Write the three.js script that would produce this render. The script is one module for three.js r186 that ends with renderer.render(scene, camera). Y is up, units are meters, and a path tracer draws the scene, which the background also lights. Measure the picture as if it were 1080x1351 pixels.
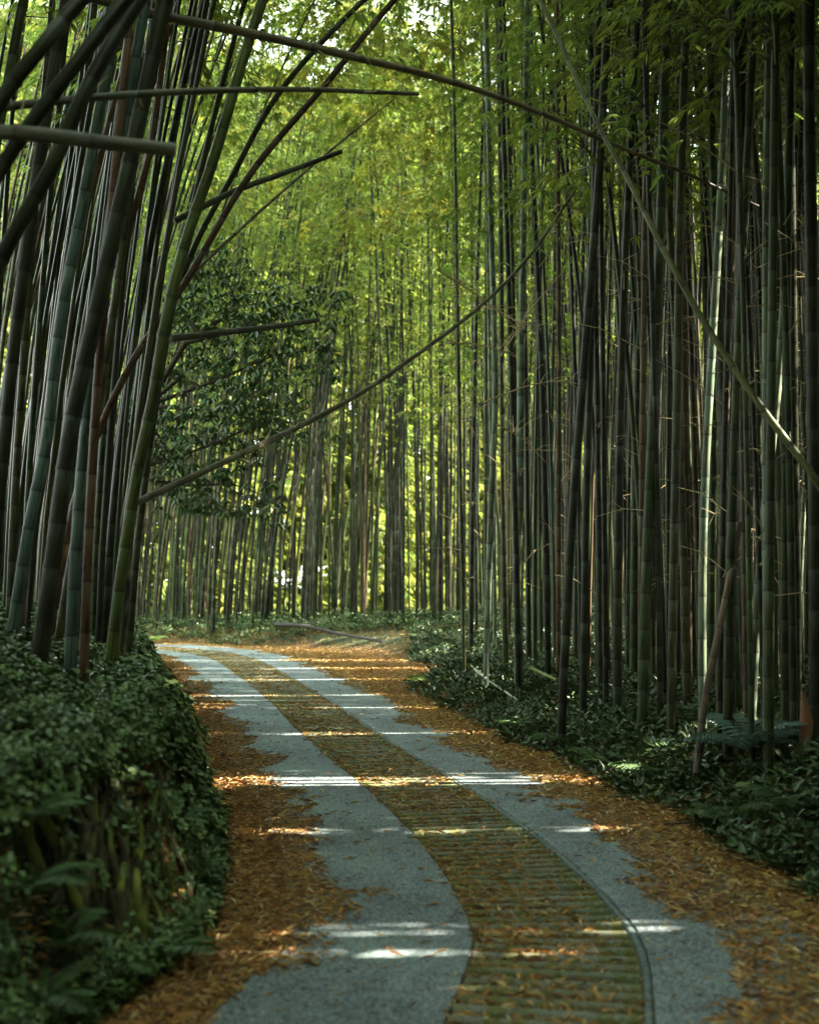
import * as THREE from 'three';
import { mergeGeometries } from 'three/addons/utils/BufferGeometryUtils.js';
import { ImprovedNoise } from 'three/addons/math/ImprovedNoise.js';

// ------------------------------------------------------------------ camera, sky, sun, exposure
const scene = new THREE.Scene();
const F = 1700, CX = 540, CY = 675.5, EYE = 1.75, PITCH = Math.atan(69.5 / F);
const camera = new THREE.PerspectiveCamera(2 * Math.atan(CY / F) * 180 / Math.PI, 1080 / 1351, 0.1, 600);
camera.position.set(0, EYE, 0);
camera.rotation.x = PITCH;
camera.focus = 13; camera.userData.fStop = 1.8;
scene.add(camera);

const SUN_EL = 40 * Math.PI / 180, SUN_AZ = 2.5 * Math.PI / 180;       // low sun from the right, a touch beyond the bend
const sunDir = new THREE.Vector3(Math.cos(SUN_EL) * Math.cos(SUN_AZ), Math.sin(SUN_EL), -Math.cos(SUN_EL) * Math.sin(SUN_AZ));
{
  const W = 256, H = 128, d = new Float32Array(W * H * 4);             // clear pale sky, brighter and whiter to the horizon
  for (let r = 0; r < H; r++) {
    const e = Math.max(0, Math.sin(((r + 0.5) / H - 0.5) * Math.PI)), k = Math.pow(1 - e, 2.2);
    for (let c = 0; c < W; c++) {
      const o = (r * W + c) * 4;
      d[o] = 0.52 + 0.38 * k; d[o + 1] = 0.66 + 0.28 * k; d[o + 2] = 0.63 + 0.27 * k; d[o + 3] = 1;
    }
  }
  const t = new THREE.DataTexture(d, W, H, THREE.RGBAFormat, THREE.FloatType);
  t.mapping = THREE.EquirectangularReflectionMapping; t.magFilter = THREE.LinearFilter; t.needsUpdate = true;
  scene.background = t; scene.environment = t;
}
const sun = new THREE.DirectionalLight(new THREE.Color(1, 0.92, 0.78), 5);
sun.position.copy(sunDir).multiplyScalar(60); sun.position.z -= 15; sun.target.position.set(0, 0, -15);
sun.castShadow = true; sun.shadow.mapSize.set(4096, 4096);
Object.assign(sun.shadow.camera, { left: -40, right: 40, top: 30, bottom: -20, near: 1, far: 160 });
scene.add(sun, sun.target);
const EXPOSURE = 10.6;
const renderer = new THREE.WebGLRenderer({ antialias: true });
renderer.toneMapping = THREE.LinearToneMapping; renderer.toneMappingExposure = EXPOSURE;
renderer.shadowMap.enabled = true;

// ------------------------------------------------------------------ helpers
function rng(seed) { let a = seed >>> 0; return () => { a = (a + 0x6d2b79f5) | 0; let t = Math.imul(a ^ (a >>> 15), 1 | a); t = (t + Math.imul(t ^ (t >>> 7), 61 | t)) ^ t; return ((t ^ (t >>> 14)) >>> 0) / 4294967296; }; }
const V = (x, y, z) => new THREE.Vector3(x, y, z), lerp = THREE.MathUtils.lerp, clamp = THREE.MathUtils.clamp;
const sstep = (a, b, x) => { const t = clamp((x - a) / (b - a), 0, 1); return t * t * (3 - 2 * t); };
const perlin = new ImprovedNoise();
const N3 = (x, y, z = 0.37) => perlin.noise(x, y, z);
// a photograph pixel gives a direction; the distance from the eye (in metres along the view) is given by hand or by the ground
function at(px, py, d) {
  const u = (px - CX) / F, v = -(py - CY) / F, c = Math.cos(PITCH), s = Math.sin(PITCH), y = v * c + s, z = v * s - c, k = d / -z;
  return V(u * k, EYE + y * k, -d);
}
const numbers = {};
function numbered(name) { const n = numbers[name] = (numbers[name] ?? -1) + 1; return n ? name + '_' + String(n).padStart(3, '0') : name; }
function tag(o, label, category, group) { o.userData.label = label; o.userData.category = category; if (group) o.userData.group = group; return o; }
function thing(name, label, category, group) { const g = new THREE.Group(); g.name = numbered(name); scene.add(g); return tag(g, label, category, group); }
function mesh(name, geo, mat, parent) { const m = new THREE.Mesh(geo, mat); m.name = parent ? name : numbered(name); (parent ?? scene).add(m); return m; }
function kind(o, k) { o.userData.kind = k; return o; }

// tileable value noise for textures
function tileNoise(seed, cells) {
  const r = rng(seed), g = Float32Array.from({ length: cells * cells }, r), w = (i) => ((i % cells) + cells) % cells;
  return (u, v) => {
    const x = u * cells, y = v * cells, ix = Math.floor(x), iy = Math.floor(y), fx = x - ix, fy = y - iy, sx = fx * fx * (3 - 2 * fx), sy = fy * fy * (3 - 2 * fy);
    return lerp(lerp(g[w(iy) * cells + w(ix)], g[w(iy) * cells + w(ix + 1)], sx), lerp(g[w(iy + 1) * cells + w(ix)], g[w(iy + 1) * cells + w(ix + 1)], sx), sy);
  };
}
function dataTex(size, fn, srgb = true, sizeY = size) {
  const d = new Uint8Array(size * sizeY * 4);
  for (let y = 0; y < sizeY; y++) for (let x = 0; x < size; x++) {
    const c = fn((x + 0.5) / size, (y + 0.5) / sizeY), o = (y * size + x) * 4;
    for (let k = 0; k < 3; k++) { const l = clamp(c[k], 0, 1); d[o + k] = 255 * (srgb ? (l <= 0.0031308 ? l * 12.92 : 1.055 * Math.pow(l, 1 / 2.4) - 0.055) : l); }
    d[o + 3] = 255;
  }
  const t = new THREE.DataTexture(d, size, sizeY, THREE.RGBAFormat);
  t.wrapS = t.wrapT = THREE.RepeatWrapping; t.magFilter = THREE.LinearFilter; t.minFilter = THREE.LinearMipmapLinearFilter; t.generateMipmaps = true;
  if (srgb) t.colorSpace = THREE.SRGBColorSpace;
  t.needsUpdate = true; return t;
}
function rep(t, x, y = x) { const c = t.clone(); c.repeat.set(x, y); c.needsUpdate = true; return c; }

// leaves collected into one geometry: pos, colour, index, no normals (flat shaded)
class Leaves {
  constructor() { this.p = []; this.c = []; this.i = []; }
  add(o, dir, side, len, wid, col, fold = 0.18) {                     // slender pointed leaf: two faces folded at the midrib
    const n = this.p.length / 3, { x, y, z } = o;
    const ux = side.y * dir.z - side.z * dir.y, uy = side.z * dir.x - side.x * dir.z, uz = side.x * dir.y - side.y * dir.x;
    const m = len * 0.42, h = wid * 0.5, f = wid * fold, e = len * 0.08;
    this.p.push(x, y, z, x + dir.x * m + side.x * h + ux * f, y + dir.y * m + side.y * h + uy * f, z + dir.z * m + side.z * h + uz * f,
      x + dir.x * len - ux * e, y + dir.y * len - uy * e - len * 0.06, z + dir.z * len - uz * e, x + dir.x * m - side.x * h + ux * f, y + dir.y * m - side.y * h + uy * f, z + dir.z * m - side.z * h + uz * f);
    for (let k = 0; k < 4; k++) this.c.push(col[0], col[1], col[2]);
    this.i.push(n, n + 1, n + 2, n, n + 2, n + 3);
  }
  oval(o, dir, side, len, wid, col, fold = 0.16) {                    // broad leaf: six faces
    const n = this.p.length / 3, u = V().crossVectors(side, dir);
    const put = (a, b, f) => this.p.push(o.x + dir.x * a * len + side.x * b * wid + u.x * f * wid, o.y + dir.y * a * len + side.y * b * wid + u.y * f * wid - a * a * len * 0.12, o.z + dir.z * a * len + side.z * b * wid + u.z * f * wid);
    put(0, 0, 0); put(0.28, 0.44, fold); put(0.66, 0.38, fold); put(1, 0, 0); put(0.66, -0.38, fold); put(0.28, -0.44, fold); put(0.5, 0, 0);
    for (let k = 0; k < 7; k++) this.c.push(col[0], col[1], col[2]);
    for (let k = 0; k < 6; k++) this.i.push(n + 6, n + (k + 1) % 6, n + k);
  }
  geo() {
    const g = new THREE.BufferGeometry();
    g.setAttribute('position', new THREE.Float32BufferAttribute(this.p, 3)); g.setAttribute('color', new THREE.Float32BufferAttribute(this.c, 3)); g.setIndex(this.i);
    return g;
  }
}
// tube through points with a radius and colour at each ring
function tube(pts, rad, radial, cols, closed = true) {
  const n = pts.length, pos = [], nor = [], col = [], uv = [], idx = [];
  let t = V(), nx = V(), ny = V(), len = 0;
  for (let i = 0; i < n; i++) {
    const a = pts[Math.max(0, i - 1)], b = pts[Math.min(n - 1, i + 1)];
    t.subVectors(b, a).normalize();
    if (i === 0) nx.set(Math.abs(t.x) < 0.9 ? 1 : 0, 0, Math.abs(t.x) < 0.9 ? 0 : 1);
    nx.addScaledVector(t, -nx.dot(t)).normalize(); ny.crossVectors(t, nx);
    if (i) len += pts[i].distanceTo(pts[i - 1]);
    for (let k = 0; k <= radial; k++) {
      const an = k / radial * Math.PI * 2, c = Math.cos(an), s = Math.sin(an), x = nx.x * c + ny.x * s, y = nx.y * c + ny.y * s, z = nx.z * c + ny.z * s;
      pos.push(pts[i].x + x * rad[i], pts[i].y + y * rad[i], pts[i].z + z * rad[i]); nor.push(x, y, z); uv.push(k / radial, len);
      if (cols) col.push(...cols[i]);
    }
  }
  const R = radial + 1;
  for (let i = 0; i < n - 1; i++) for (let k = 0; k < radial; k++) { const a = i * R + k, b = a + R; idx.push(a, a + 1, b, a + 1, b + 1, b); }
  if (closed) for (const [i, s] of [[0, -1], [n - 1, 1]]) {
    const o = pos.length / 3, d = V().subVectors(pts[Math.min(n - 1, i + 1)], pts[Math.max(0, i - 1)]).normalize().multiplyScalar(s);
    pos.push(pts[i].x, pts[i].y, pts[i].z); nor.push(d.x, d.y, d.z); uv.push(0.5, 0); if (cols) col.push(...cols[i]);
    for (let k = 0; k <= radial; k++) { const j = (i * R + k) * 3; pos.push(pos[j], pos[j + 1], pos[j + 2]); nor.push(d.x, d.y, d.z); uv.push(k / radial, 0.02); if (cols) col.push(...cols[i]); }
    for (let k = 0; k < radial; k++) s > 0 ? idx.push(o, o + 1 + k, o + 2 + k) : idx.push(o, o + 2 + k, o + 1 + k);
  }
  const g = new THREE.BufferGeometry();
  g.setAttribute('position', new THREE.Float32BufferAttribute(pos, 3)); g.setAttribute('normal', new THREE.Float32BufferAttribute(nor, 3)); g.setAttribute('uv', new THREE.Float32BufferAttribute(uv, 2));
  if (cols) g.setAttribute('color', new THREE.Float32BufferAttribute(col, 3));
  g.setIndex(idx); return g;
}

// ------------------------------------------------------------------ materials
const nA = tileNoise(1, 6), nB = tileNoise(2, 24), nC = tileNoise(3, 96), nD = tileNoise(4, 256), nE = tileNoise(5, 400);
const concreteMap = dataTex(1024, (u, v) => {
  const a = nA(u, v), b = nB(u, v), c = nC(u, v), d = nD(u, v), e = nE(u, v);
  let k = 0.165 + 0.08 * (a - 0.5) + 0.06 * (b - 0.5) + 0.06 * (c - 0.5) + 0.24 * (d - 0.5) + 0.2 * (e - 0.5);
  if (e > 0.86) k += 0.13; if (d < 0.14) k -= 0.08;
  const moss = sstep(0.6, 0.85, b * 0.6 + a * 0.45) * 0.25;
  return [k * (0.78 - moss * 0.2), k * 0.95, k * (0.95 - moss * 0.3)];
});
const grainBump = dataTex(512, (u, v) => { const k = 0.5 + 0.5 * (nD(u, v) - 0.5) + 0.5 * (nC(u, v) - 0.5); return [k, k, k]; }, false);
const litterMap = dataTex(1024, (u, v) => {
  const w = nB(u, v), a = nD(u * 0.5, v * 2), b = nD(v * 1.0, u * 2), c = nE(u, v), k = 0.55 + 0.9 * (Math.max(a, b) - 0.5), m = sstep(0.35, 0.7, c * 0.7 + w * 0.3);
  return [k * lerp(0.16, 0.34, m), k * lerp(0.08, 0.175, m), k * lerp(0.03, 0.05, m)];
});
const mossMap = dataTex(512, (u, v) => {
  const a = nB(u, v), b = nD(u, v), c = nC(u, v), m = sstep(0.35, 0.6, a * 0.6 + c * 0.5 - 0.05), k = 0.5 + b;
  return [k * lerp(0.15, 0.115, m), k * lerp(0.16, 0.12, m), k * lerp(0.12, 0.03, m)];
});
const barkMap = dataTex(256, (u, v) => { const a = nC(u, v * 0.25), b = nD(u, v), c = nA(u, v); const d = nB(u, v * 0.5 + 0.3), l = sstep(0.66, 0.82, d * 0.8 + b * 0.25) * 0.55, k = (0.6 + 0.4 * a + 0.3 * (b - 0.5) + 0.5 * (c - 0.5)) * (1 - 0.45 * sstep(0.4, 0.2, d)); return [k + l * 0.5, k + l * 0.55, k + l * 0.5]; }, true, 512);

const M = {};
M.concrete = new THREE.MeshStandardMaterial({ name: 'concrete', map: rep(concreteMap, 0.55), roughness: 0.85, bumpMap: rep(grainBump, 1.1), bumpScale: 0.004 });
M.edging = new THREE.MeshStandardMaterial({ name: 'edging', map: rep(concreteMap, 0.8), color: new THREE.Color().setRGB(0.8, 0.85, 0.78), roughness: 0.95 });
M.ribs = [[1, 1, 1], [0.78, 0.86, 0.75], [0.9, 0.86, 0.76]].map((c, i) => new THREE.MeshStandardMaterial({ name: 'rib_' + i, map: rep(mossMap, 0.7 + 0.1 * i), color: new THREE.Color().setRGB(...c), roughness: 0.92, bumpMap: rep(grainBump, 2), bumpScale: 0.004 }));
M.groove = new THREE.MeshStandardMaterial({ name: 'groove_soil', map: rep(mossMap, 1.3), color: new THREE.Color().setRGB(0.6, 0.55, 0.45), roughness: 1 });
M.ground = new THREE.MeshStandardMaterial({ name: 'leaf_litter_ground', vertexColors: true, map: rep(litterMap, 0.5), roughness: 0.95, bumpMap: rep(grainBump, 1.4), bumpScale: 0.015 });
M.culm = new THREE.MeshPhysicalMaterial({ name: 'culm', vertexColors: true, map: rep(barkMap, 1, 0.6), roughness: 0.5, specularIntensity: 0.4 });
M.dead = new THREE.MeshStandardMaterial({ name: 'dead_culm', vertexColors: true, map: rep(barkMap, 1, 0.6), roughness: 0.7 });
M.node = new THREE.MeshStandardMaterial({ name: 'node', color: new THREE.Color().setRGB(0.045, 0.045, 0.026), roughness: 0.8 });
M.twig = new THREE.MeshStandardMaterial({ name: 'twig', color: new THREE.Color().setRGB(0.09, 0.1, 0.035), roughness: 0.7 });
M.dry = new THREE.MeshStandardMaterial({ name: 'dry_twig', color: new THREE.Color().setRGB(0.36, 0.27, 0.13), roughness: 0.8 });
M.bark = new THREE.MeshStandardMaterial({ name: 'bark', map: rep(barkMap, 1, 1), color: new THREE.Color().setRGB(0.12, 0.085, 0.05), roughness: 0.95, bumpMap: rep(grainBump, 1, 3), bumpScale: 0.02 });
M.mossRoot = new THREE.MeshStandardMaterial({ name: 'mossy_root', map: rep(barkMap, 1, 1.2), vertexColors: true, roughness: 0.95, bumpMap: rep(grainBump, 1, 3), bumpScale: 0.012 });
const leafMat = (name, t, rough = 0.7) => new THREE.MeshPhysicalMaterial({ name, vertexColors: true, transmission: t, thickness: 0, roughness: rough, specularIntensity: 0.6, side: THREE.DoubleSide, flatShading: true });
M.leaf = leafMat('bamboo_leaf', 0.5, 1);
M.broad = leafMat('broad_leaf', 0, 0.3);
M.ivy = leafMat('ivy_leaf', 0, 0.42);
M.fern = leafMat('fern_leaf', 0.35, 1);
M.litter = new THREE.MeshStandardMaterial({ name: 'fallen_leaf', roughness: 0.75, side: THREE.DoubleSide, flatShading: true });

// ------------------------------------------------------------------ road line and terrain
const roadPts = [[-3.2, 12], [-1.9, 6], [-0.75, 1], [-0.05, -2.6], [0.28, -4], [0.5, -4.9], [0.65, -5.9], [0.63, -6.6], [0.55, -7.35], [0.38, -8.4], [0.1, -9.75], [-0.37, -11.7], [-0.72, -13.2], [-1.36, -16.2], [-2.36, -20.4], [-3.3, -23.8], [-4.4, -25.9], [-6.4, -27.4], [-10, -28.3], [-18, -29], [-40, -30]];
const roadCurve = new THREE.CatmullRomCurve3(roadPts.map(([x, z]) => V(x, 0, z)), false, 'centripetal');
const ROADLEN = roadCurve.getLength(), RN = 400, road = [];
roadCurve.arcLengthDivisions = 2000;
for (let i = 0; i <= RN; i++) { const p = roadCurve.getPointAt(i / RN), t = roadCurve.getTangentAt(i / RN); road.push({ x: p.x, z: p.z, tx: t.x, tz: t.z, nx: -t.z, nz: t.x, s: i / RN * ROADLEN }); }   // n points to the right of travel
function lateral(x, z) {                                                // signed offset from the road's middle, right positive
  let best = 1e9, b = null;
  for (let i = 0; i <= RN; i += 4) { const d = (x - road[i].x) ** 2 + (z - road[i].z) ** 2; if (d < best) { best = d; b = i; } }
  let k = b; for (let i = Math.max(0, b - 4); i <= Math.min(RN, b + 4); i++) { const d = (x - road[i].x) ** 2 + (z - road[i].z) ** 2; if (d < best) { best = d; k = i; } }
  const r = road[k]; return Math.sign((x - r.x) * r.nx + (z - r.z) * r.nz || 1) * Math.sqrt(best);
}
function bankHeight(z) { return lerp(1.0, 0.7, clamp((-z - 6) / 16, 0, 1)) + 0.1 * N3(z * 0.35, 2.2); }
function terrain(x, z, s = lateral(x, z)) {
  let h = 0;
  if (s < 0) {
    const a = -s, foot = 1.72 + 0.14 * N3(x * 0.8, z * 0.8) + 0.08 * N3(x * 3, z * 3);
    const near = sstep(5, 2.5, -z) * 0;
    h = bankHeight(z) * sstep(foot, foot + 0.34, a) * (0.86 + 0.14 * sstep(foot + 0.3, foot + 1.2, a)) + 0.24 * Math.max(0, a - foot - 0.4) * sstep(0, 2, a - foot) + near;
    h *= 1 - 0.75 * sstep(-23, -25.5, z) ;
    h = Math.min(h, 3 + 0.02 * a);
    h += (0.07 * N3(x * 1.7, z * 1.7) + 0.04 * N3(x * 4, z * 4)) * sstep(foot, foot + 0.5, a);
  } else {
    const wide = sstep(-17.5, -21, z) * (1 - sstep(-26, -28, z)), foot = lerp(1.5, 3.0, wide) + 0.15 * N3(x * 0.9 + 5, z * 0.9);
    h = 0.26 * sstep(foot, foot + 1.2, s) + 0.05 * Math.max(0, s - foot - 0.6) + (0.06 * N3(x * 1.5, z * 1.5 + 9) + 0.03 * N3(x * 4, z * 4)) * sstep(foot - 0.2, foot + 0.6, s);
    h = Math.min(h, 1.1);
  }
  const back = Math.max(0, -z - 31); h -= Math.min(9, back * 0.16) * 1;    // the slope falls away beyond the far culms
  h += 0.012 * N3(x * 2.1, z * 2.1) * sstep(1.1, 1.5, Math.abs(s));
  return h;
}
function axis(fine0, fine1, step, far0, far1) {
  const a = []; for (let v = fine0; v <= fine1 + 1e-6; v += step) a.push(v);
  for (let v = fine1, d = step; v < far1;) { d *= 1.3; v += d; a.push(Math.min(v, far1)); }
  const b = []; for (let v = fine0, d = step; v > far0;) { d *= 1.3; v -= d; b.unshift(Math.max(v, far0)); }
  return [...b, ...a];
}
{
  const xs = axis(-7, 5.5, 0.16, -160, 160), zs = axis(-34, -2, 0.2, -260, 60), pos = [], uv = [], idx = [], col = [];
  for (const z of zs) for (const x of xs) {                              // brown litter by the lane, dark mossy soil on the banks and under the plants
    const s = lateral(x, z), wide = sstep(-17.5, -21, z) * (1 - sstep(-26, -28, z)), soil = s < 0 ? sstep(1.68, 1.82, -s + 0.08 * N3(x * 3, z * 3)) : sstep(0, 0.4, s - lerp(1.7, 3.2, wide) + 0.3 * N3(x * 2, z * 2));
    pos.push(x, terrain(x, z, s) - 0.002, z); uv.push(x, z); col.push(lerp(1, 0.2, soil), lerp(1, 0.62, soil), lerp(1, 0.6, soil));
  }
  const w = xs.length;
  for (let j = 0; j < zs.length - 1; j++) for (let i = 0; i < w - 1; i++) { const a = j * w + i, b = a + w; idx.push(a, b, a + 1, a + 1, b, b + 1); }
  const g = new THREE.BufferGeometry();
  g.setAttribute('position', new THREE.Float32BufferAttribute(pos, 3)); g.setAttribute('uv', new THREE.Float32BufferAttribute(uv, 2)); g.setAttribute('color', new THREE.Float32BufferAttribute(col, 3)); g.setIndex(idx); g.computeVertexNormals();
  kind(mesh('ground', g, M.ground), 'structure').userData.label = 'forest ground of brown fallen leaves and soil';
}
// ------------------------------------------------------------------ road: two concrete wheel tracks and a ribbed strip between
const roadGroup = new THREE.Group(); roadGroup.name = 'road'; kind(roadGroup, 'structure'); scene.add(roadGroup);
roadGroup.userData.label = 'narrow lane of two pale concrete wheel tracks with ribs between';
function strip(o0, o1, top, bottom, n = 3, wob = 0) {
  const pos = [], uv = [], idx = [], cols = [];
  for (let k = 0; k <= n; k++) cols.push([lerp(o0, o1, k / n), top]);
  const prof = [[o0, bottom], [o0, top - 0.006], [o0 + 0.008, top], ...cols.slice(1, -1), [o1 - 0.008, top], [o1, top - 0.006], [o1, bottom]];
  for (const r of road) for (const [o, y] of prof) { const q = o + (wob ? wob * N3(r.s * 1.4, o) : 0); pos.push(r.x + r.nx * q, y, r.z + r.nz * q); uv.push(o, r.s); }
  const w = prof.length;
  for (let j = 0; j < road.length - 1; j++) for (let i = 0; i < w - 1; i++) { const a = j * w + i, b = a + w; idx.push(a, a + 1, b, a + 1, b + 1, b); }
  const g = new THREE.BufferGeometry();
  g.setAttribute('position', new THREE.Float32BufferAttribute(pos, 3)); g.setAttribute('uv', new THREE.Float32BufferAttribute(uv, 2)); g.setIndex(idx); g.computeVertexNormals(); return g;
}
const RIB = 0.365;
mesh('wheel_track', strip(-1.24, -RIB, 0.035, -0.03, 4, 0.012), M.concrete, roadGroup);
mesh('wheel_track', strip(RIB + 0.045, 1.2, 0.035, -0.03, 4, 0.012), M.concrete, roadGroup);
mesh('edging_strip', strip(RIB + 0.008, RIB + 0.04, 0.034, -0.03, 1), M.edging, roadGroup);
mesh('groove_bed', strip(-RIB + 0.001, RIB + 0.055, 0.006, -0.03, 2), M.groove, roadGroup);
{
  const sh = new THREE.Shape(); sh.moveTo(-0.036, 0); sh.lineTo(-0.028, 0.024); sh.lineTo(-0.016, 0.031); sh.lineTo(0.016, 0.031); sh.lineTo(0.028, 0.024); sh.lineTo(0.036, 0);
  const g = new THREE.ExtrudeGeometry(sh, { depth: 2 * RIB - 0.012, bevelEnabled: false, curveSegments: 1 }); g.translate(0, 0, -RIB + 0.006);
  const r = rng(77); let n = 0;
  for (let s = 9.5; s < ROADLEN && n < 260; s += 0.122, n++) {
    const t = s / ROADLEN, p = roadCurve.getPointAt(t), d = roadCurve.getTangentAt(t);
    if (p.x < -6.5) break;
    const m = mesh('rib', g, M.ribs[Math.floor(r() * 3)], roadGroup);
    m.position.set(p.x, 0.004 + (r() - 0.5) * 0.005, p.z); m.rotation.y = Math.atan2(-d.z, d.x) + (r() - 0.5) * 0.02; m.scale.set(0.9 + 0.25 * r(), 0.85 + 0.2 * r(), 1);
  }
}

// ------------------------------------------------------------------ bamboo
const COL = {
  green: [0.036, 0.056, 0.014], olive: [0.055, 0.058, 0.015], dark: [0.024, 0.028, 0.01], brown: [0.1, 0.068, 0.032], red: [0.125, 0.066, 0.03], pale: [0.14, 0.18, 0.105], blue: [0.09, 0.135, 0.095], straw: [0.34, 0.27, 0.13], mossy: [0.11, 0.15, 0.03],
};
// curve: function t -> Vector3 (t from 0 to 1); ring by ring with swollen nodes, a pale bloom under each node
function culmGeo(curve, len, r0, r1, col, radial, gap, r, nodesOut) {
  const pts = [], rad = [], cols = []; let s = 0, g = gap * (0.55 + 0.3 * r());
  const put = (q, k, c) => { const t = clamp(q / len, 0, 1); pts.push(curve(t)); rad.push(lerp(r0, r1, t) * k); cols.push(c); };
  const ph = r() * 50, tint = (q) => { const a = 1 + 0.45 * N3(q * 0.8, ph), b = 1 + 0.3 * N3(q * 3.1, ph + 7); return [col[0] * a * b, col[1] * a * (0.5 + 0.5 * b), col[2] * a]; };
  put(0, 1.03, tint(0));
  while (s + g < len - 0.1) {
    const q = s + g, c = tint(q - g * 0.5), bloom = (0.008 + 0.06 * r() * r()) * (col[1] > 0.15 ? 2 : 1);
    put(s + g * 0.5, 0.985, c);
    put(q - 0.05, 0.995, [c[0] + bloom * 0.8, c[1] + bloom, c[2] + bloom * 0.8]); put(q - 0.012, 1.0, [c[0] + bloom, c[1] + bloom * 1.1, c[2] + bloom]);
    put(q, 1.09, [c[0] * 0.4, c[1] * 0.34, c[2] * 0.4]); put(q + 0.014, 1.0, [c[0] * 0.75, c[1] * 0.7, c[2] * 0.7]);
    if (nodesOut) nodesOut.push(q);
    s = q; g = gap * (0.85 + 0.3 * r()) * lerp(0.9, 1.2, clamp(s / 6, 0, 1));
  }
  put(len, 1, tint(len));
  return tube(pts, rad, radial, cols);
}
const ringGeo = (() => { const p = [[1.0, -0.5], [1.07, -0.1], [1.07, 0.15], [1.0, 0.5]].map(([x, y]) => new THREE.Vector2(x, y)); return new THREE.LatheGeometry(p, 12); })();
const leafTone = (r, base) => { const k = 0.65 + 0.7 * r(), y = r(); return [base[0] * k * (1 + 0.5 * y), base[1] * k * (1 + 0.12 * y), base[2] * k]; };
const LEAF = [0.16, 0.255, 0.038];
// bamboo crown: thin drooping side branches with fans of slender leaves
function crown(curve, t0, branches, reach, fans, leafLen, r, withTwigs, base = LEAF, L = new Leaves(), tw = []) {
  const dir = V(), side = V(), p = V(), q = V();
  for (let b = 0; b < branches; b++) {
    const t = lerp(t0, 1, Math.pow(r(), 0.9)), rel = (t - t0) / (1 - t0 + 1e-6), o = curve(Math.min(t, 1)), az = r() * 6.283, l = reach * (0.45 + 0.75 * r()) * (1 - 0.45 * rel), up = 0.15 + 0.6 * r();
    const ax = Math.cos(az), az2 = Math.sin(az), pt = (k) => V(o.x + ax * l * k, o.y + l * (up * k - 0.62 * k * k), o.z + az2 * l * k);
    if (withTwigs) { const a = [pt(0), pt(0.35), pt(0.7), pt(1)]; tw.push(tube(a, [0.009, 0.007, 0.005, 0.003], 3, null, false)); }
    const tone = leafTone(r, base);
    for (let f = 0; f < fans; f++) {
      const k = 0.25 + 0.8 * Math.pow(r(), 0.8); p.copy(pt(k)); p.x += (r() - 0.5) * 0.3 * l; p.y += (r() - 0.55) * 0.25 * l; p.z += (r() - 0.5) * 0.3 * l;
      const fa = az + (r() - 0.5) * 2.4;
      for (let i = 0; i < 5; i++) {
        const a = fa + (i - 2) * 0.42 + (r() - 0.5) * 0.3, dn = -0.25 - 0.75 * r();
        dir.set(Math.cos(a), dn, Math.sin(a)).normalize(); side.set(-Math.sin(a), (r() - 0.5) * 1.1, Math.cos(a)); side.addScaledVector(dir, -side.dot(dir)).normalize();
        const ln = leafLen * (0.7 + 0.6 * r()), j = 0.85 + 0.3 * r();
        L.add(p, dir, side, ln, ln * 0.17, [tone[0] * j, tone[1] * j, tone[2] * j]);
      }
    }
  }
  return { L, tw };
}
function polyCurve(pts) { const c = new THREE.CatmullRomCurve3(pts, false, 'centripetal'); const len = c.getLength(); return { fn: (t) => c.getPointAt(t), len }; }
function leanCurve(x, y, z, H, lx, lz, p, wx, wz) { return { fn: (t) => V(x + lx * Math.pow(t, p) + wx * Math.sin(t * 7 + wz * 9) * t * 0.5, y + H * (t - 0.04 * Math.pow(t, 4)), z + lz * Math.pow(t, p) + wz * Math.sin(t * 6) * t * 0.5), len: H * Math.sqrt(1 + (lx * lx + lz * lz) / (H * H) * 0.9) }; }

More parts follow.
